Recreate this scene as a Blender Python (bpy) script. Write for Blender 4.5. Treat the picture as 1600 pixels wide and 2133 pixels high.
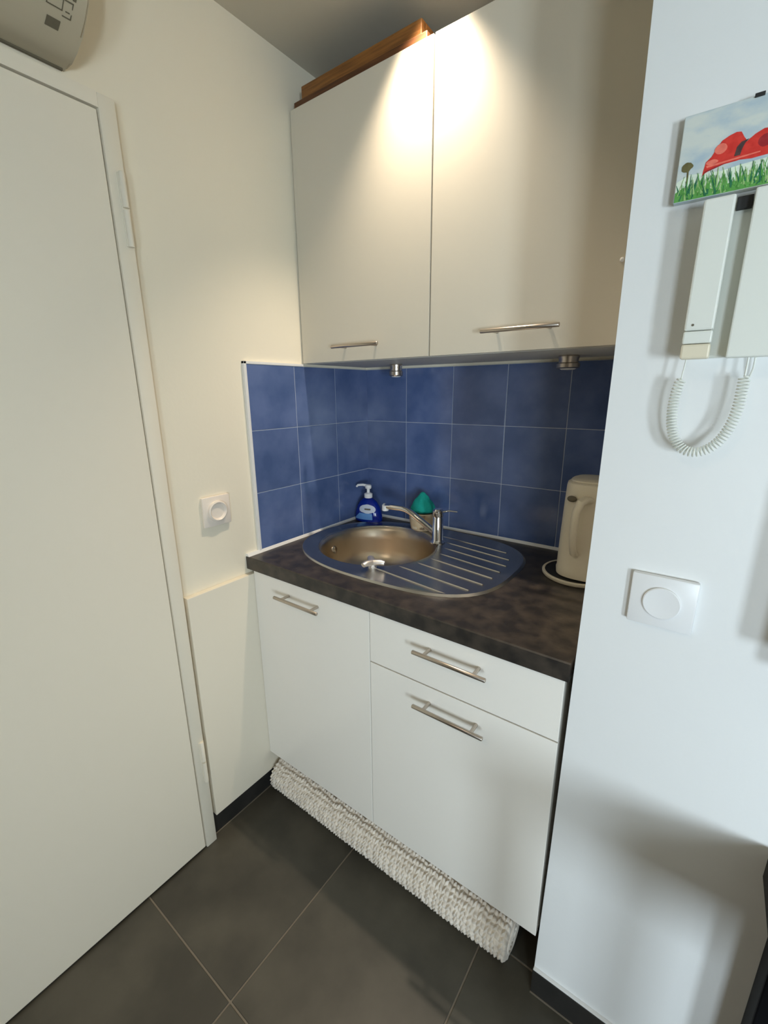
import bpy, bmesh, math, random
from mathutils import Vector, Matrix, noise
random.seed(7)
for o in list(bpy.data.objects):
    bpy.data.objects.remove(o, do_unlink=True)
SC = bpy.context.scene
COL = SC.collection

# ------------------------------------------------------------------ camera
CAM = Vector((1.173952, -1.474928, 1.453088))
yaw, pitch, roll, FPX = .637, -.2663, -.008, 921.1
Fv = Vector((-math.sin(yaw)*math.cos(pitch), math.cos(yaw)*math.cos(pitch), math.sin(pitch)))
rt = Fv.cross(Vector((0, 0, 1))).normalized()
up = rt.cross(Fv)
Rv = math.cos(roll)*rt + math.sin(roll)*up
Uv = -math.sin(roll)*rt + math.cos(roll)*up
cd = bpy.data.cameras.new('camera')
cd.sensor_fit = 'HORIZONTAL'; cd.sensor_width = 36
cd.lens = FPX*36/1600
cd.clip_start = .02
cam = bpy.data.objects.new('camera', cd); COL.objects.link(cam)
cam.matrix_world = Matrix(((Rv.x, Uv.x, -Fv.x, CAM.x), (Rv.y, Uv.y, -Fv.y, CAM.y), (Rv.z, Uv.z, -Fv.z, CAM.z), (0, 0, 0, 1)))
SC.camera = cam

# ------------------------------------------------------------------ world, daylight, exposure
w = bpy.data.worlds.new('world'); SC.world = w; w.use_nodes = True
w.node_tree.nodes['Background'].inputs['Color'].default_value = (.62, .8, 1, 1)
w.node_tree.nodes['Background'].inputs['Strength'].default_value = 1.0
SC.view_settings.view_transform = 'Standard'
SC.view_settings.look = 'None'
SC.view_settings.gamma = 1
SC.view_settings.use_curve_mapping = False
SC.view_settings.exposure = 0
YF = -2.9                      # front wall with the glazed doors (behind the camera)
PANES = ((2.02, 2.46), (3.06, 3.54))
DAY = (.76, .90, 1.0)
for a, b, watts in ((*PANES[0], 30), (*PANES[1], 74)):
    ld = bpy.data.lights.new('daylight', 'AREA')
    ld.shape = 'RECTANGLE'; ld.size = b-a; ld.size_y = .66
    ld.energy = watts; ld.color = DAY
    lo = bpy.data.objects.new('daylight', ld); COL.objects.link(lo)
    lo.location = ((a+b)/2, YF-.09, 1.03)
    lo.rotation_euler = (math.radians(90), 0, 0)   # -Z axis looks to +y
SPOT_W, SPOT2_W, SPOT_COL = 56, 18, (1.0, .83, .64)

# ------------------------------------------------------------------ helpers
def lin(c):
    c = c/255
    return c/12.92 if c <= .04045 else ((c+.055)/1.055)**2.4
def rgb(r, g, b): return (lin(r), lin(g), lin(b), 1)

def material(name, col, rough=.5, metal=0, col2=None, scale=8, bump=0, bscale=60, spec=None, coat=0, stretch=None, rand=0, contrast=(.35, .65), detail=5):
    m = bpy.data.materials.new(name); m.use_nodes = True
    nt = m.node_tree; b = nt.nodes['Principled BSDF']
    b.inputs['Base Color'].default_value = col
    b.inputs['Roughness'].default_value = rough
    b.inputs['Metallic'].default_value = metal
    if spec is not None: b.inputs['Specular IOR Level'].default_value = spec
    if coat: b.inputs['Coat Weight'].default_value = coat; b.inputs['Coat Roughness'].default_value = .08
    tc = nt.nodes.new('ShaderNodeTexCoord')
    mp = nt.nodes.new('ShaderNodeMapping'); nt.links.new(tc.outputs['Object'], mp.inputs['Vector'])
    if stretch: mp.inputs['Scale'].default_value = stretch
    src = mp.outputs['Vector']
    if rand:
        oi = nt.nodes.new('ShaderNodeObjectInfo')
        ad = nt.nodes.new('ShaderNodeVectorMath'); ad.operation = 'MULTIPLY_ADD'
        ad.inputs[0].default_value = (31, 17, 23)
        nt.links.new(oi.outputs['Random'], ad.inputs[1]); nt.links.new(src, ad.inputs[2])
        src = ad.outputs[0]
    if col2:
        n = nt.nodes.new('ShaderNodeTexNoise'); n.inputs['Scale'].default_value = scale; n.inputs['Detail'].default_value = detail
        nt.links.new(src, n.inputs['Vector'])
        r = nt.nodes.new('ShaderNodeValToRGB')
        r.color_ramp.elements[0].color = col; r.color_ramp.elements[1].color = col2
        r.color_ramp.elements[0].position, r.color_ramp.elements[1].position = contrast
        nt.links.new(n.outputs['Fac'], r.inputs['Fac'])
        out = r.outputs['Color']
        if rand:
            hs = nt.nodes.new('ShaderNodeHueSaturation')
            ma = nt.nodes.new('ShaderNodeMapRange'); ma.inputs['To Min'].default_value = 1-rand; ma.inputs['To Max'].default_value = 1+rand
            nt.links.new(oi.outputs['Random'], ma.inputs['Value']); nt.links.new(ma.outputs['Result'], hs.inputs['Value'])
            nt.links.new(out, hs.inputs['Color']); out = hs.outputs['Color']
        nt.links.new(out, b.inputs['Base Color'])
    if bump:
        n2 = nt.nodes.new('ShaderNodeTexNoise'); n2.inputs['Scale'].default_value = bscale; n2.inputs['Detail'].default_value = 4
        nt.links.new(src, n2.inputs['Vector'])
        bp = nt.nodes.new('ShaderNodeBump'); bp.inputs['Strength'].default_value = bump; bp.inputs['Distance'].default_value = .002
        nt.links.new(n2.outputs['Fac'], bp.inputs['Height']); nt.links.new(bp.outputs['Normal'], b.inputs['Normal'])
    return m

M = {}
M['paint'] = material('cream_wall_paint', rgb(238, 230, 210), .55, bump=.12, bscale=90)
M['white'] = material('white_wall_paint', rgb(236, 237, 236), .55, bump=.12, bscale=90)
M['dimpaint'] = material('taupe_wall_paint', rgb(104, 96, 86), .7)
M['ceiling'] = material('ceiling_paint', rgb(192, 186, 170), .7)
M['door'] = material('door_lacquer', rgb(236, 228, 210), .38, bump=.03, bscale=30)
M['plastic'] = material('white_plastic', rgb(238, 238, 238), .32)
M['cream'] = material('cream_plastic', rgb(232, 222, 198), .35)
M['socket'] = material('warm_white_plastic', rgb(236, 226, 214), .35)
M['heater'] = material('heater_plastic', rgb(190, 180, 156), .42)
M['print'] = material('grey_print', rgb(105, 98, 80), .6)
M['intercom'] = material('ivory_plastic', rgb(232, 234, 226), .38)
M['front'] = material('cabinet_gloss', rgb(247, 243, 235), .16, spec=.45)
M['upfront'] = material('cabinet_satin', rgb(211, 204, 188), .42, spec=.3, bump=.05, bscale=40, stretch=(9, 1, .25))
M['carcass'] = material('cabinet_carcass', rgb(205, 202, 192), .5)
M['black'] = material('black_paint', rgb(10, 10, 14), .6, spec=.15)
M['void_board'] = material('void_black', rgb(16, 15, 15), .6)
M['steel'] = material('brushed_steel', (.50, .49, .47, 1), .27, 1, bump=.04, bscale=160, stretch=(1, 12, 1))
M['bowl'] = material('bowl_steel', (.62, .53, .41, 1), .33, 1)
M['satin'] = material('satin_chrome', (.88, .84, .80, 1), .42, 1)
M['chrome'] = material('chrome', (.72, .72, .73, 1), .08, 1)
M['nickel'] = material('satin_nickel', (.52, .46, .40, 1), .32, 1)
M['tile'] = material('blue_wall_tile', rgb(74, 94, 138), .17, col2=rgb(96, 114, 158), scale=9, bump=.10, bscale=14, rand=.07)
M['grout'] = material('pale_grout', rgb(176, 184, 200), .8)
M['seal'] = material('white_sealant', rgb(228, 228, 226), .4)
M['floor'] = material('slate_floor_tile', rgb(58, 55, 47), .40, col2=rgb(80, 76, 66), scale=5, bump=.12, bscale=40, rand=.06, detail=9)
M['fgrout'] = material('floor_grout', rgb(122, 113, 100), .85)
M['skirt'] = material('slate_skirting', rgb(36, 36, 35), .4, col2=rgb(50, 48, 46), scale=9)
M['worktop'] = material('dark_stone_laminate', rgb(42, 39, 37), .36, col2=rgb(82, 73, 64), scale=24, bump=.1, bscale=120, contrast=(.38, .82), detail=14)
M['wood'] = material('oiled_wood', rgb(112, 70, 28), .5, col2=rgb(142, 94, 42), scale=18, stretch=(.6, 10, 10), bump=.1)
M['wooddark'] = material('dark_wood', rgb(72, 40, 16), .55, col2=rgb(98, 58, 26), scale=18, stretch=(.6, 10, 10))
M['rug'] = material('grey_chenille', rgb(222, 212, 198), .95, col2=rgb(242, 234, 222), scale=60, bump=.4, bscale=700)
M['pot'] = material('beige_ceramic', rgb(206, 186, 152), .4, col2=rgb(222, 204, 172), scale=20)
M['teal'] = material('teal_sponge', rgb(12, 168, 152), .85, bump=.7, bscale=260)
M['lblwhite'] = material('label_white', rgb(205, 212, 226), .4)
M['lblblue'] = material('label_pale_blue', rgb(98, 150, 212), .4)
M['rubber'] = material('dark_rubber', rgb(34, 34, 34), .6)
M['tabletop'] = material('black_table', rgb(14, 13, 16), .5, spec=.2)
# translucent blue soap
def soap_mat():
    m = bpy.data.materials.new('blue_soap_bottle'); m.use_nodes = True
    b = m.node_tree.nodes['Principled BSDF']
    b.inputs['Base Color'].default_value = rgb(10, 40, 150); b.inputs['Roughness'].default_value = .1
    b.inputs['Transmission Weight'].default_value = .25; b.inputs['IOR'].default_value = 1.4
    n = m.node_tree.nodes.new('ShaderNodeTexNoise'); n.inputs['Scale'].default_value = 20
    r = m.node_tree.nodes.new('ShaderNodeValToRGB')
    r.color_ramp.elements[0].color = rgb(8, 32, 130); r.color_ramp.elements[1].color = rgb(16, 54, 176)
    m.node_tree.links.new(n.outputs['Fac'], r.inputs['Fac']); m.node_tree.links.new(r.outputs['Color'], b.inputs['Base Color'])
    return m
M['soap'] = soap_mat()
def pane_mat():
    m = bpy.data.materials.new('window_glass'); m.use_nodes = True
    nt = m.node_tree; nt.nodes.remove(nt.nodes['Principled BSDF'])
    t = nt.nodes.new('ShaderNodeBsdfTransparent'); g = nt.nodes.new('ShaderNodeBsdfGlossy'); g.inputs['Roughness'].default_value = .02
    mx = nt.nodes.new('ShaderNodeMixShader'); mx.inputs[0].default_value = .05
    nt.links.new(t.outputs[0], mx.inputs[1]); nt.links.new(g.outputs[0], mx.inputs[2])
    nt.links.new(mx.outputs[0], nt.nodes['Material Output'].inputs['Surface'])
    return m
M['glass'] = pane_mat()

def nbm(): return bmesh.new()
def box(bm, x0, x1, y0, y1, z0, z1, bev=0, seg=2):
    t = bmesh.new()
    bmesh.ops.create_cube(t, size=1)
    for v in t.verts:
        v.co = Vector((x0+(v.co.x+.5)*(x1-x0), y0+(v.co.y+.5)*(y1-y0), z0+(v.co.z+.5)*(z1-z0)))
    if bev: bmesh.ops.bevel(t, geom=t.edges[:], offset=bev, segments=seg, affect='EDGES', profile=.5)
    merge(bm, t); return bm
def merge(bm, t):
    me = bpy.data.meshes.new('tmp'); t.to_mesh(me); t.free(); bm.from_mesh(me); bpy.data.meshes.remove(me)
def lathe(bm, prof, c=(0, 0, 0), seg=40, sx=1, sy=1, axis='z', cap0=False, cap1=False):
    rings = []
    for r, z in prof:
        ring = []
        for i in range(seg):
            a = 2*math.pi*i/seg
            p = (r*math.cos(a)*sx, r*math.sin(a)*sy, z)
            if axis == 'y': p = (p[0], -p[2], p[1])       # profile height runs to -y
            if axis == 'x': p = (p[2], p[0], p[1])        # profile height runs to +x
            ring.append(bm.verts.new((c[0]+p[0], c[1]+p[1], c[2]+p[2])))
        rings.append(ring)
    for a, b in zip(rings, rings[1:]):
        for i in range(seg):
            j = (i+1) % seg
            bm.faces.new((a[i], a[j], b[j], b[i]))
    if cap0: bm.faces.new(rings[0][::-1])
    if cap1: bm.faces.new(rings[-1])
    return bm
def tube(bm, pts, r, seg=10, caps=True, flat=1.0):
    pts = [Vector(p) for p in pts]; n = len(pts)
    rr = r if isinstance(r, (list, tuple)) else [r]*n
    prev = None; rings = []
    for i, p in enumerate(pts):
        t = (pts[min(i+1, n-1)]-pts[max(i-1, 0)]).normalized()
        if prev is None:
            a = Vector((0, 0, 1)) if abs(t.z) < .9 else Vector((1, 0, 0))
            u = t.cross(a).normalized()
        else:
            u = (prev - t*prev.dot(t)).normalized()
        prev = u; v = t.cross(u)
        rings.append([bm.verts.new(p+(u*math.cos(2*math.pi*k/seg)+v*flat*math.sin(2*math.pi*k/seg))*rr[i]) for k in range(seg)])
    for a, b in zip(rings, rings[1:]):
        for k in range(seg):
            j = (k+1) % seg
            bm.faces.new((a[k], a[j], b[j], b[k]))
    if caps:
        bm.faces.new(rings[0][::-1]); bm.faces.new(rings[-1])
    return bm
def prism(bm, poly, y0, y1, axis='y'):
    """extrude 2D polygon (a,b) along axis between y0,y1"""
    def P(a, b, h): return {'y': (a, h, b), 'x': (h, a, b), 'z': (a, b, h)}[axis]
    A = [bm.verts.new(P(a, b, y0)) for a, b in poly]; B = [bm.verts.new(P(a, b, y1)) for a, b in poly]
    n = len(poly)
    for i in range(n):
        j = (i+1) % n; bm.faces.new((A[i], A[j], B[j], B[i]))
    bm.faces.new(A[::-1]); bm.faces.new(B)
    return bm
WLOC = {}
def obj(name, bm, m, parent=None, smooth=False, origin=None):
    bmesh.ops.recalc_face_normals(bm, faces=bm.faces[:])
    if parent is not None: o0 = WLOC[parent]
    elif origin is not None: o0 = Vector(origin)
    else:
        xs = [v.co for v in bm.verts]
        o0 = Vector(((min(v.x for v in xs)+max(v.x for v in xs))/2, (min(v.y for v in xs)+max(v.y for v in xs))/2, min(v.z for v in xs)))
    for v in bm.verts: v.co -= o0
    me = bpy.data.meshes.new(name); bm.to_mesh(me); bm.free()
    me.materials.append(M[m] if isinstance(m, str) else m)
    if smooth:
        for p in me.polygons: p.use_smooth = True
        try: me.set_sharp_from_angle(angle=math.radians(40))
        except Exception: pass
    o = bpy.data.objects.new(name, me); COL.objects.link(o)
    if parent is not None: o.parent = parent; WLOC[o] = o0.copy()
    else: o.location = o0; WLOC[o] = o0.copy()
    return o
def tag(o, label, cat, group=None):
    o['label'] = label; o['category'] = cat
    if group: o['group'] = group
    return o
def thing(name, label, cat, loc, group=None):
    o = bpy.data.objects.new(name, None); o.empty_display_size = .05
    COL.objects.link(o); o.location = loc; WLOC[o] = Vector(loc)
    return tag(o, label, cat, group)
def struct(name, bm, m, smooth=False):
    o = obj(name, bm, m, smooth=smooth, origin=(0, 0, 0)); o['kind'] = 'structure'; return o

# ------------------------------------------------------------------ dimensions
W, XE, YR, YT = 1.0176, 1.021, -.648, -.593       # niche width, partition edge, partition face, end of tiling on the left wall
ZC, DC, TC = .936, -.652, .0427                   # worktop
DF = -.6424                                       # base fronts
UF, ZU0, ZU1 = -.3564, 1.5454, 2.2645             # wall cabinets
HC, XR = 2.4034, 3.8
DJ0, DJ1, DTOP = -1.712, -.930, 2.030             # door leaf edges

# ------------------------------------------------------------------ room shell
bm = nbm(); box(bm, -.1, XR+.1, YF-.1, .1, -.1, -.0015); floor = struct('floor', bm, 'fgrout')
X1, Y1, TS, TY, J = .4224, -1.1145, .4475, .5000, .0042
tiles = {}
for i in range(-1, 8):
    for j in range(-4, 4):
        x0, x1 = X1+i*TS+J/2, X1+(i+1)*TS-J/2
        y0, y1 = Y1+j*TY+J/2, Y1+(j+1)*TY-J/2
        x0, x1, y0, y1 = max(x0, 0), min(x1, XR), max(y0, YF), min(y1, 0)
        if x1-x0 < .01 or y1-y0 < .01: continue
        key = (round(x1-x0, 4), round(y1-y0, 4))
        if key not in tiles:
            b = nbm(); box(b, -key[0]/2, key[0]/2, -key[1]/2, key[1]/2, -.006, 0, .0012, 1)
            t = obj('floor_tile', b, 'floor', floor); tiles[key] = t.data
        else:
            t = bpy.data.objects.new('floor_tile', tiles[key]); COL.objects.link(t); t.parent = floor
        t.location = ((x0+x1)/2, (y0+y1)/2, 0)
bm = nbm(); box(bm, -.1, XR+.1, YF-.1, .1, HC, HC+.1); struct('ceiling', bm, 'ceiling')
bm = nbm()
box(bm, -.1, -.05, YF, 0, 0, HC)
box(bm, -.05, 0, -.888, 0, 0, HC); box(bm, -.05, 0, -1.755, -.888, 2.062, HC); box(bm, -.05, 0, YF, -1.755, 0, HC)
wl = struct('wall_left', bm, 'paint')
bm = nbm(); box(bm, -.1, XR+.1, 0, .1, 0, HC); wb = struct('wall_back', bm, 'paint')
bm = nbm(); prism(bm, [(XR, 0), (XR, HC)]+[(XE+dx, z) for dx, z in ((-.008, HC), (-.0035, 2.15), (0, 1.96), (.003, 1.76), (.005, 1.50), (.0045, 1.18), (.002, .90), (-.002, .45), (-.006, .15), (-.008, 0))], YR, 0, 'y')  # plastered edge, slightly out of plumb
wr = struct('wall_right', bm, 'white', True)
bm = nbm(); box(bm, XR, XR+.1, YF, 0, 0, HC); struct('wall_far', bm, 'dimpaint')
wz = 2.18
bm = nbm(); edge = -.1
for a, b in PANES:
    box(bm, edge, a-.06, YF-.12, YF, 0, HC); box(bm, a-.06, b+.06, YF-.12, YF, wz, HC); box(bm, a-.06, b+.06, YF-.12, YF, 0, .64); edge = b+.06
box(bm, edge, XR+.1, YF-.12, YF, 0, HC)
struct('wall_front', bm, 'dimpaint')
for k, (a, b) in enumerate(PANES):
    bm = nbm()
    box(bm, a-.06, a, YF-.09, YF-.03, .64, wz); box(bm, b, b+.06, YF-.09, YF-.03, .64, wz)
    box(bm, a, b, YF-.09, YF-.03, 2.1, wz); box(bm, a, b, YF-.09, YF-.03, .64, .70)
    win = struct('window_%d' % (k+1), bm, 'door')
    bm = nbm(); box(bm, a, b, YF-.064, YF-.058, .70, 2.1); obj('pane', bm, 'glass', win)
    bm = nbm(); [box(bm, a-.02, b+.02, YF-.105, YF-.093, z, z+.052, .004) for z in [1.405+.055*k for k in range(13)]]; obj('shutter', bm, 'door', win)

# wall tiles (each tile a piece), 20 cm, pale grout bed behind
TSZ, TJ = .2002, .0022
def walltiles(parent, along, n, last):
    meshes = {}
    for c in range(n):
        wd = TSZ if c < n-1 else last
        for r in range(3):
            a0, a1 = c*TSZ+TJ/2, c*TSZ+wd-TJ/2
            z0, z1 = ZC+r*TSZ+TJ/2, ZC+(r+1)*TSZ-TJ/2
            k = round(a1-a0, 4)
            if k not in meshes:
                b = nbm(); h = (z1-z0)/2
                if along == 'x': box(b, -k/2, k/2, -.009, -.001, -h, h, .0012, 2)
                else: box(b, .001, .009, -k/2, k/2, -h, h, .0012, 2)
                t = obj('wall_tile', b, 'tile', parent, origin=(0, 0, 0)); meshes[k] = t.data
            else:
                t = bpy.data.objects.new('wall_tile', meshes[k]); COL.objects.link(t); t.parent = parent
            t.location = ((a0+a1)/2, 0, (z0+z1)/2) if along == 'x' else (0, -(a0+a1)/2-.0, (z0+z1)/2)
bm = nbm(); box(bm, 0, W+.002, -.0078, 0, ZC-.02, ZC+3*TSZ); obj('grout', bm, 'grout', wb)
bm = nbm(); box(bm, 0, .0078, YT, 0, ZC-.02, ZC+3*TSZ); obj('grout', bm, 'grout', wl)
walltiles(wb, 'x', 6, W-5*TSZ); walltiles(wl, 'y', 3, -YT-2*TSZ)
bm = nbm(); box(bm, 0, .011, YT-.010, YT, ZC, ZC+3*TSZ+.008, .001); box(bm, 0, .011, YT-.010, UF-.002, ZC+3*TSZ, ZC+3*TSZ+.008, .001)
struct('trim_1', bm, 'seal')                       # white edge profile of the tiling
bm = nbm()
prism(bm, [(0, ZC), (.0165, ZC), (.009, ZC+.009), (0, ZC+.009)], DC+.001, 0, 'y')
prism(bm, [(0, ZC), (-.0165, ZC), (-.009, ZC+.009), (0, ZC+.009)], .009, W, 'x')
struct('trim_2', bm, 'seal')                       # sealant joint round the worktop
# skirting
bm = nbm(); box(bm, 0, .008, -.888, -.02, .0005, .081, .0015); struct('baseboard_left', bm, 'skirt')
bm = nbm(); box(bm, XE-.0085, XR, YR-.009, YR, .0005, .074, .0015); struct('baseboard_right', bm, 'skirt')
bm = nbm(); box(bm, XE-.0075, XR, YR-.008, YR, .0745, .0785, .0012); struct('trim_3', bm, 'seal')
bm = nbm(); box(bm, .008, .0115, -.888, -.02, -.0004, .0008); box(bm, XE-.0085, XR, YR-.0125, YR-.009, -.0004, .0008); struct('trim_4', bm, 'fgrout')   # joint between skirting and floor
# boxed panel low on the left wall
bm = nbm(); box(bm, .0, .021, -.876, -.02, .0815, .877, .0015)
tag(obj('casing_panel', bm, 'door'), 'low white boxed panel on the left wall between the door and the worktop', 'panel')

# ------------------------------------------------------------------ door
bm = nbm()
box(bm, -.05, .030, -.9265, -.890, 0, 2.062, .003); box(bm, -.05, .030, -1.755, DJ0-.0035, 0, 2.062, .003)
box(bm, -.05, .030, DJ0-.0035, -.9265, DTOP+.0035, 2.062)
door = struct('door_1', bm, 'door', True)
bm = nbm(); box(bm, -.012, .028, DJ0, DJ1, .008, DTOP, .002); obj('door_leaf', bm, 'door', door)
bm = nbm(); box(bm, .028, .034, -1.68, -1.64, .96, 1.14, .002); tube(bm, [(.034, -1.66, 1.06), (.07, -1.66, 1.06), (.078, -1.65, 1.06), (.078, -1.55, 1.06)], .009)
obj('door_handle', bm, 'nickel', door, True)
for z0, z1 in ((1.775, 1.925), (.255, .405)):
    h = None
    bm = nbm()
    lathe(bm, [(.0001, z0), (.0068, z0+.001), (.0068, z0+.074), (.0001, z0+.0755)], (.0355, -.9005, 0), 14)
    lathe(bm, [(.0001, z0+.0785), (.0068, z0+.0795), (.0068, z1-.004), (.005, z1), (.0001, z1+.001)], (.0355, -.9005, 0), 14)
    box(bm, .0285, .0325, -.908, -.891, z0+.002, z1-.002, .001)
    obj('hinge', bm, 'door', door, True)

# ------------------------------------------------------------------ wall heater above the door
ht = thing('wall_heater', 'off-white curved heater unit high on the left wall above the door', 'heater', (0, -1.3, 2.085))
prof = [(0, 2.085), (.03, 2.088), (.06, 2.0955), (.09, 2.1075), (.117, 2.122), (.137, 2.139), (.152, 2.162), (.160, 2.19), (.162, 2.23), (.160, 2.30), (.150, 2.345), (.12, 2.37), (.06, 2.38), (0, 2.38)]
bm = nbm(); prism(bm, prof, -1.72, -.966, 'y')
bmesh.ops.bevel(bm, geom=[e for e in bm.edges if abs(e.verts[0].co.y-e.verts[1].co.y) < 1e-6], offset=.004, segments=2, affect='EDGES')
obj('housing', bm, 'heater', ht, True)
bm = nbm(); box(bm, .002, .008, -1.70, -.975, 2.0825, 2.0875); obj('shadow_line', bm, 'print', ht)  # dark strip drawn as the shadow line where heater meets wall
def on_heater(y, s):
    """point on curved underside: s = x distance from wall"""
    for (a, za), (b, zb) in zip(prof, prof[1:]):
        if a <= s <= b: return Vector((s, y, za+(zb-za)*(s-a)/(b-a)))
def mark(y0, y1, s0, s1, bmx):
    vs = [on_heater(y, s) for y, s in ((y0, s0), (y1, s0), (y1, s1), (y0, s1))]
    n = Vector((.45, 0, -.9)).normalized()
    A = [bmx.verts.new(v+n*.0009) for v in vs]; B = [bmx.verts.new(v-n*.0008) for v in vs]
    bmx.faces.new(A); bmx.faces.new(B[::-1])
    for i in range(4): bmx.faces.new((A[i], A[(i+1) % 4], B[(i+1) % 4], B[i]))
bm = nbm(); mark(-1.025, -1.004, .081, .097, bm); obj('indicator', bm, 'print', ht)
bm = nbm()
for a in ((-1.030, -1.005, .113, .1145), (-1.0065, -1.005, .1145, .128), (-1.004, -.990, .106, .1075), (-.9915, -.990, .1075, .128), (-1.004, -.990, .1265, .128), (-1.0005, -.994, .114, .1155), (-1.030, -1.0285, .1145, .135)):
    mark(*a, bm)
obj('pictogram', bm, 'print', ht)
bm = nbm(); mark(-1.085, -1.077, .113, .122, bm); obj('pictogram', bm, 'print', ht)
bm = nbm(); mark(-.9925, -.987, .131, .1365, bm); obj('pictogram', bm, 'print', ht)

# ------------------------------------------------------------------ switches / sockets
def wallplate(name, label, cat, c, axis, disc_r, depth, ring):
    t = thing(name, label, cat, c)
    x, y, z = c; h = .0455
    bm = nbm()
    if axis == 'y': box(bm, x-h-.002, x+h+.002, y-depth, y, z-h, z+h, .003)
    else: box(bm, x, x+depth, y-h, y+h, z-h, z+h, .003)
    mm = 'socket' if ring else 'plastic'
    obj('plate', bm, mm, t, True)
    bm = nbm()
    if axis == 'y': cc = (x, y-depth, z)
    else: cc = (x+depth, y, z)
    if ring:
        lathe(bm, [(disc_r+.006, -.002), (disc_r+.005, .007), (disc_r+.001, .009), (disc_r-.002, .006), (disc_r-.004, .002), (.0001, .002)], cc, 40, axis=axis)
    else:
        lathe(bm, [(disc_r+.0004, -.002), (disc_r, .0035), (disc_r-.0015, .0045), (disc_r-.006, .0040), (.0001, .0036)], cc, 40, axis=axis)
    obj('round_cover', bm, mm, t, True)
    return t
wallplate('wall_socket', 'small white square socket with raised round rim on the cream left wall', 'socket', (0, -.743, 1.112), 'x', .026, .011, True)
wallplate('wall_switch', 'white square switch with flat round disc on the right wall below the intercom', 'switch', (1.146, YR, 1.108), 'y', .0275, .012, False)

# ------------------------------------------------------------------ cabinets
def handle(parent, x0, x1, y, z, postin=.030, r=.0052, off=.034):
    bm = nbm(); tube(bm, [(x0, y-off, z), (x0+.001, y-off, z), (x1-.001, y-off, z), (x1, y-off, z)], [r*.85, r, r, r*.85], 14)
    for px in (x0+postin, x1-postin):
        tube(bm, [(px, y+.001, z), (px, y-off, z)], r*.85, 12)
    return obj('handle', bm, 'nickel', parent, True)
def carcass(x0, x1, y0, y1, z0, z1, parent, top=True, th=.016):
    bm = nbm()
    box(bm, x0, x0+th, y0, y1, z0, z1); box(bm, x1-th, x1, y0, y1, z0, z1)
    box(bm, x0+th, x1-th, y0, y1, z0, z0+th); box(bm, x0+th, x1-th, y1-.006, y1, z0+th, z1)
    if top: box(bm, x0+th, x1-th, y0, y1, z1-th, z1)
    obj('carcass', bm, 'carcass', parent)
XD = .5055
c1 = thing('wall_cabinet', 'left white wall cabinet with one door, under the wooden tray', 'cabinet', (.255, -.18, ZU0), 'white wall cabinets')
carcass(.004, XD-.001, UF+.019, -.010, ZU0, ZU1, c1)
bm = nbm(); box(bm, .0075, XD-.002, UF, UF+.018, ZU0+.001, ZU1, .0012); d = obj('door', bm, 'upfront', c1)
handle(d, .172, .352, UF, 1.588)
c2 = thing('wall_cabinet', 'right white wall cabinet with one door, next to the intercom wall', 'cabinet', (.76, -.18, ZU0), 'white wall cabinets')
carcass(XD+.001, W-.003, UF+.019, -.010, ZU0, ZU1, c2)
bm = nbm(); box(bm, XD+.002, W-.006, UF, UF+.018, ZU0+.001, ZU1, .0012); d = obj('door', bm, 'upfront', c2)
handle(d, .672, .861, UF, 1.594)
bm = nbm(); lathe(bm, [(.0045, -.001), (.0045, .002), (.003, .003), (.0001, .0032)], (.967, UF, 1.713), 14, axis='y'); obj('screw_cap', bm, 'plastic', d, True)

ZB0, ZB1 = .166, ZC-TC-.002
b1 = thing('base_cabinet', 'left white glossy base cabinet with a single door, below the sink', 'cabinet', (.25, -.32, 0), 'white base cabinets')
carcass(.0225, XD-.001, DF+.020, -.03, ZB0, ZB1-.004, b1, False)
bm = nbm(); box(bm, .0225, XD-.0015, DF, DF+.018, ZB0, ZB1-.001, .0012); d = obj('door', bm, 'front', b1)
handle(d, .158, .342, DF, .843)
bm = nbm(); box(bm, .0225, XD-.001, -.505, -.49, .001, ZB0); obj('void_board', bm, 'void_board', b1)  # black board put in for the dark void under the cabinet
b2 = thing('base_cabinet', 'right white glossy base cabinet with a drawer above a door', 'cabinet', (.76, -.32, 0), 'white base cabinets')
carcass(XD+.001, W-.0105, DF+.020, -.03, ZB0, ZB1-.004, b2, False)
bm = nbm(); box(bm, XD+.0015, W-.0100, DF, DF+.018, .7385, ZB1-.001, .0012); d = obj('drawer', bm, 'front', b2)
handle(d, .664, .854, DF, .843)
bm = nbm(); box(bm, XD+.0015, W-.0100, DF, DF+.018, ZB0, .7350, .0012); d = obj('door', bm, 'front', b2)
handle(d, .666, .855, DF, .690)
bm = nbm(); box(bm, XD+.001, W-.0105, -.505, -.49, .001, ZB0); obj('void_board', bm, 'void_board', b2)  # same black stand-in for the void on this side

# ------------------------------------------------------------------ worktop with cut-out, sink
SX, SY, SA, SB = .398, -.307, .377, .272
def se(a, k=0.0):
    """superellipse outline of the sink, fuller on the right"""
    c, s = math.cos(a), math.sin(a)
    n = 2.35 if c < 0 else 2.35+.75*min(1, c*1.6)
    r = (abs(c/(SA-k))**n + abs(s/(SB-k))**n)**(-1/n)
    return SX+r*c, SY+r*s
x0, x1, y0, y1 = .0015, W-.001, DC, -.0015
angs = [2*math.pi*i/96 for i in range(96)] + [math.atan2(y-SY, x-SX) % (2*math.pi) for x in (x0, x1) for y in (y0, y1)]
angs = sorted(angs)
def rectpt(a):
    c, s = math.cos(a), math.sin(a); ts = []
    if c > 1e-9: ts.append((x1-SX)/c)
    if c < -1e-9: ts.append((x0-SX)/c)
    if s > 1e-9: ts.append((y1-SY)/s)
    if s < -1e-9: ts.append((y0-SY)/s)
    t = min(ts); return SX+t*c, SY+t*s
bm = nbm(); loops = []
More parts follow.
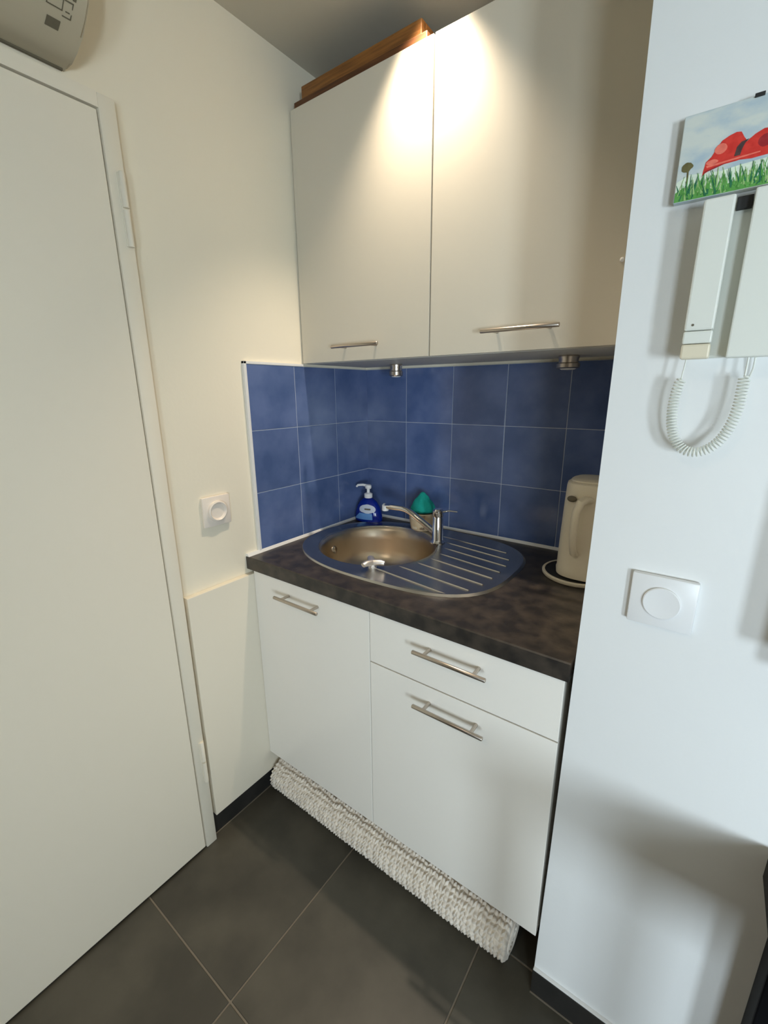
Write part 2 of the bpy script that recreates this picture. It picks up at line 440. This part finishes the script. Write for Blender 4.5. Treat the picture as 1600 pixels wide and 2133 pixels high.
for f, z, e in ((0, ZC-TC, 0), (0, ZC, 0), (1, ZC, 0), (1, ZC-.003, 0), (1, ZC-TC, 0)):
    ring = []
    for a in angs:
        if f: px, py = rectpt(a)
        else: px, py = se(a, .02)
        if f and z == ZC and abs(py-DC) < 1e-6: py += .0025
        ring.append(bm.verts.new((px, py, z)))
    loops.append(ring)
n = len(angs)
for A, B in list(zip(loops, loops[1:]))+[(loops[-1], loops[0])]:
    for i in range(n): bm.faces.new((A[i], A[(i+1) % n], B[(i+1) % n], B[i]))
tag(obj('worktop', bm, 'worktop'), 'dark mottled stone-look kitchen worktop over the white base cabinets', 'worktop')

BX, BY, BR = .279, -.303, .205
sk = thing('sink', 'oval stainless steel sink with round bowl and ribbed drainer, set in the dark worktop', 'sink', (SX, SY, ZC))
bm = nbm(); N = 120; loops = []
prof = [(0.0, .0040, 1), (.02, .0052, 1), (.06, .0045, 1), (.16, .0022, 1)]
# radial from bowl rim (t=0) to the outer outline (t=1)
steps = [(0, -.002), (.03, .0015), (.08, .0030), (.16, .0020), (.5, .0016), (.80, .0018), (.90, .0046), (.955, .0060), (1.0, .0004)]
def outer(a):
    lo, hi = .01, 1.2
    c, s = math.cos(a), math.sin(a)
    for _ in range(40):
        m = (lo+hi)/2; px, py = BX+m*c-SX, BY+m*s-SY
        cc = px/math.hypot(px, py) if (px or py) else 1
        nn = 2.35 if cc < 0 else 2.35+.75*min(1, cc*1.6)
        if abs(px/SA)**nn+abs(py/SB)**nn < 1: lo = m
        else: hi = m
    return lo
oa = [outer(2*math.pi*i/N) for i in range(N)]
for t, z in steps:
    ring = []
    for i in range(N):
        a = 2*math.pi*i/N
        if t <= .16: r = BR + min(t*.2, (oa[i]-BR)*t)
        elif t >= .8: r = oa[i] - min((1-t)*.16, (oa[i]-BR)*(1-t))
        else: r = (BR+oa[i])/2
        ring.append(bm.verts.new((BX+r*math.cos(a), BY+r*math.sin(a), ZC+z)))
    loops.append(ring)
for A, B in zip(loops, loops[1:]):
    for i in range(N): bm.faces.new((A[i], A[(i+1) % N], B[(i+1) % N], B[i]))
obj('drainer_plate', bm, 'steel', sk, True)
bm = nbm()
lathe(bm, [(BR, -.002), (BR-.004, -.006), (BR-.009, -.016), (BR-.014, -.04), (BR-.022, -.09), (BR-.032, -.118), (BR-.050, -.137), (BR-.08, -.147), (.05, -.151), (.036, -.152)], (BX, BY, ZC), 72)
obj('bowl', bm, 'bowl', sk, True)
bm = nbm(); lathe(bm, [(.042, -.1505), (.040, -.148), (.032, -.149), (.026, -.154), (.0001, -.154)], (BX, BY, ZC), 32); lathe(bm, [(.014, -.153), (.013, -.147), (.0001, -.146)], (BX, BY, ZC), 20)
obj('drain', bm, 'chrome', sk, True)
av = math.radians(188)
bm = nbm(); oc = Vector((BX+(BR-.017)*math.cos(av), BY+(BR-.017)*math.sin(av), ZC-.055)); nv = Vector((-math.cos(av), -math.sin(av), .15)).normalized()
tube(bm, [oc-nv*.002, oc+nv*.002, oc+nv*.0035], [.015, .015, .011], 20); obj('overflow', bm, 'chrome', sk, True)
for k, ry in enumerate((-.507, -.452, -.397, -.342, -.287, -.232, -.177, -.122)):
    dy = abs(ry-BY)
    xs = BX+math.sqrt(max(0, (BR+.022)**2-dy*dy)) if dy < BR else .40
    xs = max(xs, .40)
    xe = SX+SA*(1-abs((ry-SY)/SB)**3.0)**(1/3.0)-.045
    bm = nbm(); pts = []
    m = 10
    for i in range(m+1):
        f = i/m; pts.append((xs+(xe-xs)*f, ry+.018-.036*f, ZC+.0016))
    tube(bm, pts, [.0012]+[.0034]*(m-1)+[.0030], 10); obj('drainer_rib', bm, 'steel', sk, True)
# waste knob on the rim in front of the bowl
bm = nbm(); kc = (.402, -.492, ZC)
lathe(bm, [(.013, .001), (.013, .006), (.009, .010), (.009, .018), (.0001, .019)], kc, 24)
for a in (20, 140, 260):
    a = math.radians(a)
    tube(bm, [(kc[0], kc[1], ZC+.019), (kc[0]+.026*math.cos(a), kc[1]+.026*math.sin(a), ZC+.022), (kc[0]+.038*math.cos(a), kc[1]+.038*math.sin(a), ZC+.020)], [.0115, .011, .0085], 12, flat=.8)
obj('waste_knob', bm, 'satin', sk, True)

# ------------------------------------------------------------------ tap
tx, ty = .447, -.178
tp = thing('mixer_tap', 'chrome mixer tap with a long swivel spout at the back of the sink', 'tap', (tx, ty, ZC+.002))
bm = nbm(); lathe(bm, [(.0001, .001), (.027, .001), (.027, .005), (.0235, .009), (.0195, .014), (.0185, .09), (.0175, .096), (.0001, .0965)], (tx, ty, ZC+.001), 32); obj('body', bm, 'chrome', tp, True)
bm = nbm(); lathe(bm, [(.0001, .097), (.0185, .097), (.0195, .101), (.0190, .118), (.014, .1235), (.0001, .1245)], (tx, ty, ZC+.001), 32)
tube(bm, [(tx+.008, ty+.004, ZC+.113), (tx+.035, ty+.014, ZC+.120), (tx+.062, ty+.024, ZC+.118)], [.007, .006, .005], 12, flat=.6); obj('lever', bm, 'chrome', tp, True)
bm = nbm(); tube(bm, [(tx-.008, ty, ZC+.038), (tx-.022, ty-.002, ZC+.045), (tx-.05, ty-.006, ZC+.064), (tx-.10, ty-.013, ZC+.097), (tx-.122, ty-.016, ZC+.106), (tx-.14, ty-.018, ZC+.109), (tx-.185, ty-.024, ZC+.1095), (tx-.206, ty-.027, ZC+.1085)], [.0115, .0112, .0108, .0104, .0102, .0102, .0102, .010], 16)
obj('spout', bm, 'chrome', tp, True)
bm = nbm(); tube(bm, [(tx-.205, ty-.027, ZC+.1150), (tx-.206, ty-.027, ZC+.113), (tx-.2065, ty-.027, ZC+.094), (tx-.2065, ty-.027, ZC+.0925)], [.0095, .0125, .0125, .010], 18); obj('aerator', bm, 'plastic', tp, True)

# ------------------------------------------------------------------ soap bottle
sx_, sy_ = .0765, -.098
sp = thing('soap_bottle', 'blue translucent soap pump bottle in the back left corner of the worktop', 'bottle', (sx_, sy_, ZC))
bm = nbm(); lathe(bm, [(.0001, .001), (.054, .001), (.060, .006), (.0605, .02), (.056, .045), (.047, .068), (.036, .085), (.024, .094), (.016, .098), (.014, .103), (.0001, .103)], (sx_, sy_, ZC), 40, 1, .56)
rotm = Matrix.Translation((sx_, sy_, 0)) @ Matrix.Rotation(math.radians(12), 4, 'Z') @ Matrix.Translation((-sx_, -sy_, 0))
bmesh.ops.transform(bm, matrix=rotm, verts=bm.verts[:]); obj('bottle', bm, 'soap', sp, True)
bm = nbm(); lathe(bm, [(.0155, .099), (.017, .101), (.017, .116), (.012, .119), (.0062, .121), (.0062, .138), (.0001, .138)], (sx_, sy_, ZC), 24); obj('collar', bm, 'plastic', sp, True)
bm = nbm(); lathe(bm, [(.0001, .137), (.010, .137), (.0115, .141), (.0115, .150), (.009, .153), (.0001, .154)], (sx_, sy_, ZC), 24, 1.2)
tube(bm, [(sx_-.004, sy_, ZC+.148), (sx_-.022, sy_-.006, ZC+.151), (sx_-.042, sy_-.014, ZC+.149), (sx_-.048, sy_-.016, ZC+.142)], [.006, .0052, .0048, .004], 12); obj('pump_head', bm, 'plastic', sp, True)
def sticker(parent, name, m, th0, th1, zf0, zf1, n=14, bulge=None):
    bm = nbm(); g = []
    pr = [(.060, .006), (.0605, .02), (.056, .045), (.047, .068), (.036, .085), (.024, .094)]
    def R(z):
        for (ra, za), (rb, zb) in zip(pr, pr[1:]):
            if za <= z <= zb: return ra+(rb-ra)*(z-za)/(zb-za)
        return pr[0][0]
    c0 = (th0+th1)/2; hw = (th1-th0)/2
    for j in range(9):
        f = j/8; z = zf0+(zf1-zf0)*f
        ww = hw*(math.sqrt(max(.02, 1-(2*f-1)**2)) if bulge == 'oval' else 1-.35*f)
        row = []
        for i in range(n+1):
            a = c0-ww+2*ww*i/n + (0 if bulge == 'oval' else .25*(f-.5))
            r = R(z)+.0008
            v = Vector((sx_+r*math.cos(a), sy_+r*.56*math.sin(a)-.0008, ZC+z))
            row.append(bm.verts.new(rotm @ v))
        g.append(row)
    for A, B in zip(g, g[1:]):
        for i in range(n): bm.faces.new((A[i], A[i+1], B[i+1], B[i]))
    obj(name, bm, m, parent, True)
sticker(sp, 'label_swoosh', 'lblblue', math.radians(-140), math.radians(-52), .014, .040)
sticker(sp, 'label_badge', 'lblwhite', math.radians(-124), math.radians(-38), .040, .076, bulge='oval')
bm = nbm(); box(bm, sx_-.002, sx_+.024, sy_-.0345, sy_-.0305, ZC+.055, ZC+.060, .001); bmesh.ops.transform(bm, matrix=rotm, verts=bm.verts[:]); obj('label_bar', bm, 'print', sp)

# ------------------------------------------------------------------ pot with teal sponge
px_, py_ = .316, -.070
pt = thing('sponge_pot', 'beige ceramic pot holding a teal sponge behind the mixer tap', 'pot', (px_, py_, ZC))
bm = nbm(); lathe(bm, [(.0001, .001), (.040, .001), (.044, .004), (.049, .030), (.053, .066), (.0535, .070), (.0505, .070), (.048, .060), (.044, .012), (.0001, .010)], (px_, py_, ZC), 36, 1, .82); obj('pot_body', bm, 'pot', pt, True)
for a0, a1 in ((-118, -88), (-74, -50)):
    bm = nbm(); g = []
    for j in range(5):
        z = .008+.058*j/4; r = .0445+(.0530-.0445)*j/4+.0006
        g.append([bm.verts.new((px_+r*math.cos(math.radians(a0+(a1-a0)*i/8)), py_+r*.82*math.sin(math.radians(a0+(a1-a0)*i/8)), ZC+z)) for i in range(9)])
    for A, B in zip(g, g[1:]):
        for i in range(8): bm.faces.new((A[i], A[i+1], B[i+1], B[i]))
    obj('glaze_stripe', bm, 'cream' if a0 == -118 else 'nickel', pt, True)
bm = nbm(); bmesh.ops.create_icosphere(bm, subdivisions=4, radius=1)
for v in bm.verts:
    q = v.co.copy(); f = max(0, q.z); k = 1-.55*f**1.2
    d = 1+.07*noise.noise(q*2.6)+.03*noise.noise(q*7)
    v.co = Vector((px_+.004+q.x*.050*k*d, py_+q.y*.040*k*d, ZC+.085+q.z*(.062 if q.z > 0 else .020)*d))
tag(obj('sponge', bm, 'teal', None, True), 'teal sponge heaped in the beige pot behind the tap', 'sponge')

# ------------------------------------------------------------------ kettle and its base
kx, ky = .936, -.190
bx_, by_ = .917, -.190
kb = thing('power_stand', 'round cream and black power stand under the cream kettle', 'stand', (bx_, by_, ZC))
bm = nbm(); lathe(bm, [(.0001, .001), (.094, .001), (.0965, .004), (.0965, .010), (.0945, .012), (.089, .0115)], (bx_, by_, ZC), 56); obj('base_rim', bm, 'cream', kb, True)
bm = nbm(); lathe(bm, [(.0895, .006), (.0885, .0105), (.04, .0125), (.0001, .0125)], (bx_, by_, ZC), 48); obj('base_plate', bm, 'rubber', kb, True)
kt = thing('kettle', 'tall cream electric kettle with a looped handle at the right end of the worktop', 'kettle', (kx, ky, ZC+.0135))
def rr_ring(bm, cx, cy, z, a, b, n=2.8, seg=56):
    R = []
    for i in range(seg):
        t = 2*math.pi*i/seg; c, s = math.cos(t), math.sin(t)
        r = (abs(c/a)**n+abs(s/b)**n)**(-1/n); R.append(bm.verts.new((cx+r*c, cy+r*s, z)))
    return R
bm = nbm(); rings = []
for z, a in ((.0135, .070), (.015, .0735), (.030, .0750), (.034, .0735), (.12, .0720), (.22, .0690), (.268, .0670), (.276, .0655), (.2795, .0610)):
    rings.append(rr_ring(bm, kx, ky, ZC+z, a, a*1.02))
for A, B in zip(rings, rings[1:]):
    for i in range(56): bm.faces.new((A[i], A[(i+1) % 56], B[(i+1) % 56], B[i]))
bm.faces.new(rings[0][::-1]); bm.faces.new(rings[-1]); obj('jug', bm, 'cream', kt, True)
bm = nbm(); rings = []
for z, a in ((.2800, .058), (.284, .0575), (.287, .050), (.2875, .02)): rings.append(rr_ring(bm, kx, ky, ZC+z, a, a))
for A, B in zip(rings, rings[1:]):
    for i in range(56): bm.faces.new((A[i], A[(i+1) % 56], B[(i+1) % 56], B[i]))
bm.faces.new(rings[0][::-1]); bm.faces.new(rings[-1]); obj('lid', bm, 'cream', kt, True)
hd = Vector((-.17, -.98, 0)).normalized()
def hp(d, z, s=0): 
    q = Vector((kx, ky, ZC+z))+hd*d; q.x += s; return q
bm = nbm(); tube(bm, [hp(.060, .236, .018), hp(.082, .243, .013), (hp(.098, .236, .006)), hp(.105, .212), hp(.104, .17, -.002), hp(.098, .12, -.003), hp(.086, .092, -.003), hp(.064, .086, -.003)], [.012, .012, .0118, .0112, .0108, .0105, .0105, .0105], 16, flat=.8)
obj('handle', bm, 'cream', kt, True)
bm = nbm(); q = hp(.0735, .238, -.026); bmesh.ops.create_uvsphere(bm, u_segments=20, v_segments=12, radius=1)
bmesh.ops.transform(bm, matrix=Matrix.Translation(q) @ Matrix.Rotation(math.atan2(hd.y, hd.x), 4, 'Z') @ Matrix.Diagonal((.006, .013, .0085, 1)), verts=bm.verts[:]); obj('handle_hole', bm, 'print', kt, True)  # dark ellipsoid stands in for the shaded hole beside the handle top

# ------------------------------------------------------------------ under-cabinet puck lamps
for i, (x, r, h, lab) in enumerate(((.230, .0235, .040, 'small metal puck lamp under the left wall cabinet, above the sink'), (.817, .0300, .034, 'wider metal puck lamp under the right wall cabinet, above the kettle'))):
    p = thing('puck_lamp', lab, 'lamp', (x, -.12, ZU0-h), 'puck lamps under the wall cabinets')
    bm = nbm(); lathe(bm, [(.0001, 0), (r*.92, 0), (r*.95, -.004), (r*.86, -.010), (r*.86, -h*.55), (r*1.02, -h*.62), (r*1.02, -h*.92), (r*.9, -h), (r*.74, -h)], (x, -.12, ZU0-.0005), 32); obj('housing', bm, 'nickel', p, True)
    bm = nbm(); lathe(bm, [(r*.74, -h), (r*.6, -h-.003), (.0001, -h-.004)], (x, -.12, ZU0-.0005), 28); obj('lens', bm, 'plastic', p, True)

# ------------------------------------------------------------------ wooden tray on top of the left wall cabinet
tr = thing('wooden_tray', 'brown wooden tray lying on top of the left wall cabinet near the ceiling', 'tray', (.25, -.2, ZU1))
bm = nbm(); box(bm, .022, .482, -.352, -.05, ZU1+.0005, ZU1+.017, .002); obj('base_board', bm, 'wooddark', tr)
bm = nbm()
box(bm, .048, .462, -.345, -.325, ZU1+.017, ZU1+.052, .002); box(bm, .048, .462, -.08, -.06, ZU1+.017, ZU1+.052, .002)
box(bm, .048, .066, -.325, -.08, ZU1+.017, ZU1+.052, .002); box(bm, .444, .462, -.325, -.08, ZU1+.017, ZU1+.052, .002)
obj('rim', bm, 'wood', tr)

# ------------------------------------------------------------------ rolled bath mat under the cabinets
def rolled_mat():
    L0, L1, R0, CY = .034, .944, .0585, -.606
    nu, nv = 420, 150
    vs, fs = [], []
    for i in range(nu+1):
        u = L0+(L1-L0)*i/nu
        e = min(u-L0, L1-u)
        endr = 1 if e > .012 else .86+.14*math.sqrt(max(0, 1-(1-e/.012)**2))
        rr = R0*(1+.03*noise.noise((u*6, 3, 0))+.05*noise.noise((u*2.3, 9, 0)))*endr
        cy = CY+.004*noise.noise((u*3, 0, 5)); cz = rr*.97+.002
        for j in range(nv):
            a = 2*math.pi*j/nv; v = a*R0
            du = .0215; fu = (u/du+.32*noise.noise((u*22, v*22, 2))) % 1; lobe = (2*fu) % 1; side = 1 if fu < .5 else -1
            ph = v/.0165 + .5*math.sin(37.7*math.floor(u/du)) + (.35+.55*side)*(lobe-.5)*.8 + .5*noise.noise((u*30, v*30, 7))
            st = (.5+.5*math.cos(2*math.pi*ph))**.8*math.sin(math.pi*lobe)**.6
            dsp = .0082*(st-.35)+.0016*noise.noise((u*90, a*6, 1))
            r = rr+dsp
            z = cz+r*math.sin(a)
            if z < .0015: z = .0015+(z-.0015)*.05
            vs.append((u, cy+r*math.cos(a), z))
    for i in range(nu):
        for j in range(nv):
            k = (j+1) % nv
            fs.append((i*nv+j, i*nv+k, (i+1)*nv+k, (i+1)*nv+j))
    fs.append(tuple(range(nv))[::-1]); fs.append(tuple(nu*nv+j for j in range(nv)))
    bm = nbm(); me = bpy.data.meshes.new('t'); me.from_pydata(vs, [], fs); bm.from_mesh(me); bpy.data.meshes.remove(me)
    return bm
rm = thing('rolled_mat', 'pale grey chunky knitted mat rolled up along the floor under the base cabinets', 'mat', (.49, -.602, 0))
o = obj('mat_roll', rolled_mat(), 'rug', rm, True)
for p in o.data.polygons: p.use_smooth = True
for xe, s in ((.0335, -1), (.9445, 1)):
    bm = nbm(); pts = []
    for i in range(70):
        f = i/69; a = f*4.2*2*math.pi; r = .007+.040*f
        pts.append((xe+s*.0004, -.602+r*math.cos(a), .0585+r*math.sin(a)))
    tube(bm, pts, .0032, 6); obj('spiral_edge', bm, 'rug', rm, True)

# ------------------------------------------------------------------ poppy picture
YP = YR-.017
pc = thing('poppy_picture', 'small poppy picture of red flowers over green grass hanging on the right wall', 'picture', (1.157, YR, 1.70))
PX0, PX1, PZ0, PZ1 = 1.080, 1.232, 1.702, 1.803
def sky_mat():
    m = material('painted_sky', rgb(176, 196, 208), .35, col2=rgb(214, 220, 214), scale=22, stretch=(1, 1, 2), contrast=(.38, .62))
    return m
M['sky'] = sky_mat()
for k, c in (('pred', (206, 44, 38)), ('plite', (232, 112, 96)), ('pdark', (150, 26, 36)), ('gdark', (26, 104, 70)), ('gmid', (84, 152, 70)), ('glite', (150, 186, 120)), ('olive', (98, 92, 56)), ('petalheart', (70, 50, 52)), ('pwhite', (218, 230, 214))):
    M[k] = material('paint_'+k, rgb(*c), .4, col2=rgb(min(255, c[0]+18), min(255, c[1]+18), min(255, c[2]+14)), scale=120)
bm = nbm(); box(bm, PX0, PX1, YP, YR-.006, PZ0, PZ1, .001); obj('panel', bm, 'sky', pc)
bm = nbm(); box(bm, 1.10, 1.21, YR-.006, YR, 1.72, 1.79); obj('mount', bm, 'rubber', pc)
bm = nbm(); box(bm, 1.1525, 1.1625, YP-.0015, YR, 1.8031, 1.8050, .0004); box(bm, 1.1525, 1.1625, YP-.0017, YP-.0002, 1.8005, 1.8050, .0004); obj('hook', bm, 'rubber', pc)
def flat(name, m, poly, lift):
    b = nbm(); prism(b, poly, YP-.0003*lift-.0002, YP+.0002, 'y'); return obj(name, b, m, pc)
flat('ground_wash', 'pwhite', [(PX0+.001, 1.7025), (PX1-.001, 1.7025), (PX1-.001, 1.735), (1.19, 1.733), (1.15, 1.731), (1.13, 1.729), (1.11, 1.731), (1.095, 1.733), (PX0+.001, 1.727)], .5)
def blob(cx, cz, rx, rz, n=26, wob=.12, seed=0):
    return [(cx+rx*math.cos(2*math.pi*i/n)*(1+wob*noise.noise((math.cos(2*math.pi*i/n)*1.5+seed, math.sin(2*math.pi*i/n)*1.5, 3.1))), cz+rz*math.sin(2*math.pi*i/n)*(1+wob*noise.noise((math.cos(2*math.pi*i/n)*1.5+seed, math.sin(2*math.pi*i/n)*1.5, 8.7)))) for i in range(n)]
flat('grass_wash', 'gmid', [(PX0+.001, 1.7026), (PX1-.001, 1.7026), (PX1-.001, 1.716), (1.21, 1.713), (1.19, 1.716), (1.165, 1.711), (1.145, 1.714), (1.128, 1.709), (1.115, 1.713), (1.106, 1.720), (1.098, 1.716), (1.090, 1.719), (PX0+.001, 1.714)], .7)
flat('petal', 'pred', [(1.1095, 1.729), (1.1115, 1.743), (1.1170, 1.748), (1.1215, 1.757), (1.1260, 1.7635), (1.1330, 1.767), (1.1400, 1.7690), (1.1450, 1.7680), (1.1490, 1.761), (1.1520, 1.757), (1.1530, 1.738), (1.145, 1.7365), (1.130, 1.7360), (1.118, 1.7335)], 1)
flat('petal', 'pred', [(1.147, 1.737), (1.149, 1.752), (1.154, 1.757), (1.160, 1.7615), (1.168, 1.765), (1.178, 1.764), (1.186, 1.758), (1.192, 1.748), (1.194, 1.740), (1.180, 1.736), (1.160, 1.7352)], 1.2)
flat('petal', 'plite', blob(1.1260, 1.7545, .0065, .0060, seed=2), 1.8)
flat('petal', 'plite', blob(1.1185, 1.7415, .0065, .0028, seed=5), 1.8)
flat('petal', 'plite', [(1.1125, 1.7385), (1.130, 1.7392), (1.150, 1.7405), (1.168, 1.7412), (1.168, 1.7398), (1.150, 1.7385), (1.130, 1.7372), (1.1135, 1.736)], 2.0)
flat('petal', 'pdark', [(1.109, 1.727), (1.112, 1.7325), (1.122, 1.7350), (1.135, 1.7368), (1.122, 1.7335), (1.1135, 1.7315)], 2.0)
flat('petal', 'pdark', blob(1.172, 1.752, .008, .007, seed=9), 1.9)
flat('flower_heart', 'petalheart', [(1.1415, 1.742), (1.1430, 1.752), (1.147, 1.7565), (1.1540, 1.7580), (1.1510, 1.7545), (1.1485, 1.748), (1.1475, 1.742)], 2.2)
flat('seed_head', 'olive', blob(1.0905, 1.7425, .0062, .0058, wob=.5, seed=4), 1.2)
flat('stem', 'olive', [(1.0915, 1.737), (1.0935, 1.737), (1.0950, 1.704), (1.0930, 1.704)], 1)
rnd = random.Random(3)
for m, cnt in (('gdark', 60), ('gmid', 120), ('glite', 60)):
    b = nbm()
    for i in range(cnt):
        x = PX0+.003+(PX1-PX0-.010)*rnd.random(); zb = 1.7028+rnd.random()*.010; hgt = .008+rnd.random()*.016; lean = (rnd.random()-.5)*.014; wd = .0012+rnd.random()*.0014
        tip = min(max(x+lean, PX0+.001), PX1-.001)
        lft = .0006+.0007*rnd.random()
        prism(b, [(x, zb), (x+wd, zb), (tip+.0003, zb+hgt), (tip, zb+hgt)], YP-lft, YP+.0001, 'y')
    g = obj('grass', b, m, pc); g['kind'] = 'stuff'

# ------------------------------------------------------------------ intercom
YI = YR-.046
ic = thing('intercom', 'ivory wall intercom with a slim handset and coiled cord on the right wall', 'intercom', (1.19, YR, 1.49))
bm = nbm(); box(bm, 1.128, 1.268, YR-.022, YR, 1.4955, 1.690, .003); obj('back_plate', bm, 'intercom', ic)
bm = nbm(); box(bm, 1.171, 1.272, YI, YR-.022, 1.4935, 1.6925, .002); obj('body', bm, 'intercom', ic)
bm = nbm(); box(bm, 1.1190, 1.1525, YI-.004, YR-.030, 1.5305, 1.6895, .0025); hs = obj('handset', bm, 'intercom', ic)
bm = nbm(); box(bm, 1.1190, 1.1525, YI-.0035, YR-.028, 1.5135, 1.5297, .002); obj('handset_band', bm, 'intercom', ic)
bm = nbm(); box(bm, 1.1190, 1.1525, YI-.004, YR-.026, 1.4935, 1.5127, .0025); obj('handset_foot', bm, 'cream', ic)
bm = nbm(); lathe(bm, [(.0016, -.001), (.0016, .0006), (.0001, .0006)], (1.1285, YI-.004, 1.5375), 12, axis='y'); obj('microphone', bm, 'print', hs)
bm = nbm(); box(bm, 1.1535, 1.170, YR-.030, YR-.022, 1.676, 1.6905, .001); obj('cradle', bm, 'rubber', ic)
# cord: straight ends and a coiled U
ctrl = [(1.1262, 1.494), (1.1262, 1.478), (1.1225, 1.462), (1.1195, 1.440), (1.1195, 1.415), (1.1235, 1.392), (1.132, 1.374), (1.145, 1.3640), (1.159, 1.3635), (1.172, 1.370), (1.183, 1.383), (1.191, 1.402), (1.1955, 1.425), (1.1965, 1.450), (1.1965, 1.472), (1.1965, 1.494)]
YK = YR-.028
def cat(ps, n):
    out = []
    P = [ps[0]]+ps+[ps[-1]]
    for i in range(1, len(P)-2):
        for k in range(n):
            t = k/n; a, b, c, d = [Vector((q[0], q[1])) for q in P[i-1:i+3]]
            out.append(.5*((2*b)+(c-a)*t+(2*a-5*b+4*c-d)*t*t+(3*b-a-3*c+d)*t**3))
    out.append(Vector(ps[-1])); return out
path = cat(ctrl, 60); cum = [0]
for a, b in zip(path, path[1:]): cum.append(cum[-1]+(b-a).length)
tot = cum[-1]; S0, S1 = .026, tot-.024
bm = nbm(); pts = []; turns = 56; nn = turns*11; k = 0
pts.append((path[0].x, YK, path[0].y)); 
for i in range(nn+1):
    s = S0+(S1-S0)*i/nn
    while k < len(cum)-2 and cum[k+1] < s: k += 1
    f = (s-cum[k])/(cum[k+1]-cum[k]); p = path[k].lerp(path[k+1], f); t = (path[k+1]-path[k]).normalized(); nr = Vector((-t.y, t.x))
    ph = 2*math.pi*turns*i/nn; r = .0062*min(1, i/8, (nn-i)/8+.01)
    pts.append((p.x+nr.x*r*math.cos(ph), YK+r*math.sin(ph), p.y+nr.y*r*math.cos(ph)))
pts.append((path[-1].x, YK, path[-1].y))
tube(bm, pts, .00125, 6); obj('coiled_cord', bm, 'intercom', ic, True)
bm = nbm(); tube(bm, [(1.2045, YR-.012, 1.494), (1.2045, YR-.010, 1.48), (1.2025, YR-.006, 1.470), (1.2005, YR-.002, 1.466)], .0013, 8); obj('wire', bm, 'intercom', ic, True)

# ------------------------------------------------------------------ black table mostly outside the frame
tb = thing('side_table', 'black table standing against the right wall at the right edge of the photo', 'table', (1.75, -.95, 0))
bm = nbm(); box(bm, 1.349, 2.15, -1.16, YR-.016, .672, .722, .003); obj('tabletop', bm, 'tabletop', tb)
bm = nbm()
box(bm, 1.40, 2.11, -1.12, -1.10, .60, .672); box(bm, 1.40, 2.11, -.70, -.685, .60, .672); box(bm, 1.385, 1.40, -1.12, -.685, .60, .672); box(bm, 2.11, 2.125, -1.12, -.685, .60, .672)
obj('apron', bm, 'tabletop', tb)
for lx in (1.372, 2.08):
    for ly in (-1.14, -.725):
        bm = nbm(); box(bm, lx, lx+.05, ly, ly+.05, 0, .672, .003); obj('leg', bm, 'black', tb)

# ------------------------------------------------------------------ recessed ceiling spots
def spot(x, y, watts, label, size=92, blend=1.0):
    t = thing('ceiling_spot', label, 'lamp', (x, y, HC), 'recessed ceiling spots')
    bm = nbm(); lathe(bm, [(.045, 0), (.045, -.003), (.040, -.005), (.033, -.003), (.030, -.0005)], (x, y, HC-.0003), 36); obj('ring', bm, 'nickel', t, True)
    bm = nbm(); lathe(bm, [(.031, -.0008), (.0001, -.0012)], (x, y, HC-.0003), 30); g = obj('lens', bm, 'plastic', t, True)
    l = bpy.data.lights.new('spot_light', 'SPOT'); l.energy = watts; l.color = SPOT_COL; l.spot_size = math.radians(size); l.spot_blend = blend; l.shadow_soft_size = .018
    o = bpy.data.objects.new('spot_light', l); COL.objects.link(o); o.parent = t; o.location = (0, 0, -.022)
spot(.50, -.417, SPOT_W, 'recessed round ceiling spot just in front of the wall cabinets')
spot(.80, -2.20, SPOT2_W, 'recessed round ceiling spot in the middle of the room behind the photographer', 150, .8)

# unseen white box added outside the frame to cast a soft shadow into view
fb = thing('shadow_caster', 'unseen white box added right of the switch to cast a soft shadow on the wall', 'box', (1.43, YR, 1.03))
bm = nbm(); box(bm, 1.305, 1.56, YR-.065, YR, 1.075, 1.32, .004); obj('housing', bm, 'plastic', fb, True)
bm = nbm(); box(bm, 1.328, 1.54, YR-.060, YR, 1.045, 1.075, .003); obj('lower_step', bm, 'plastic', fb, True)  # step added below the box to notch its cast shadow
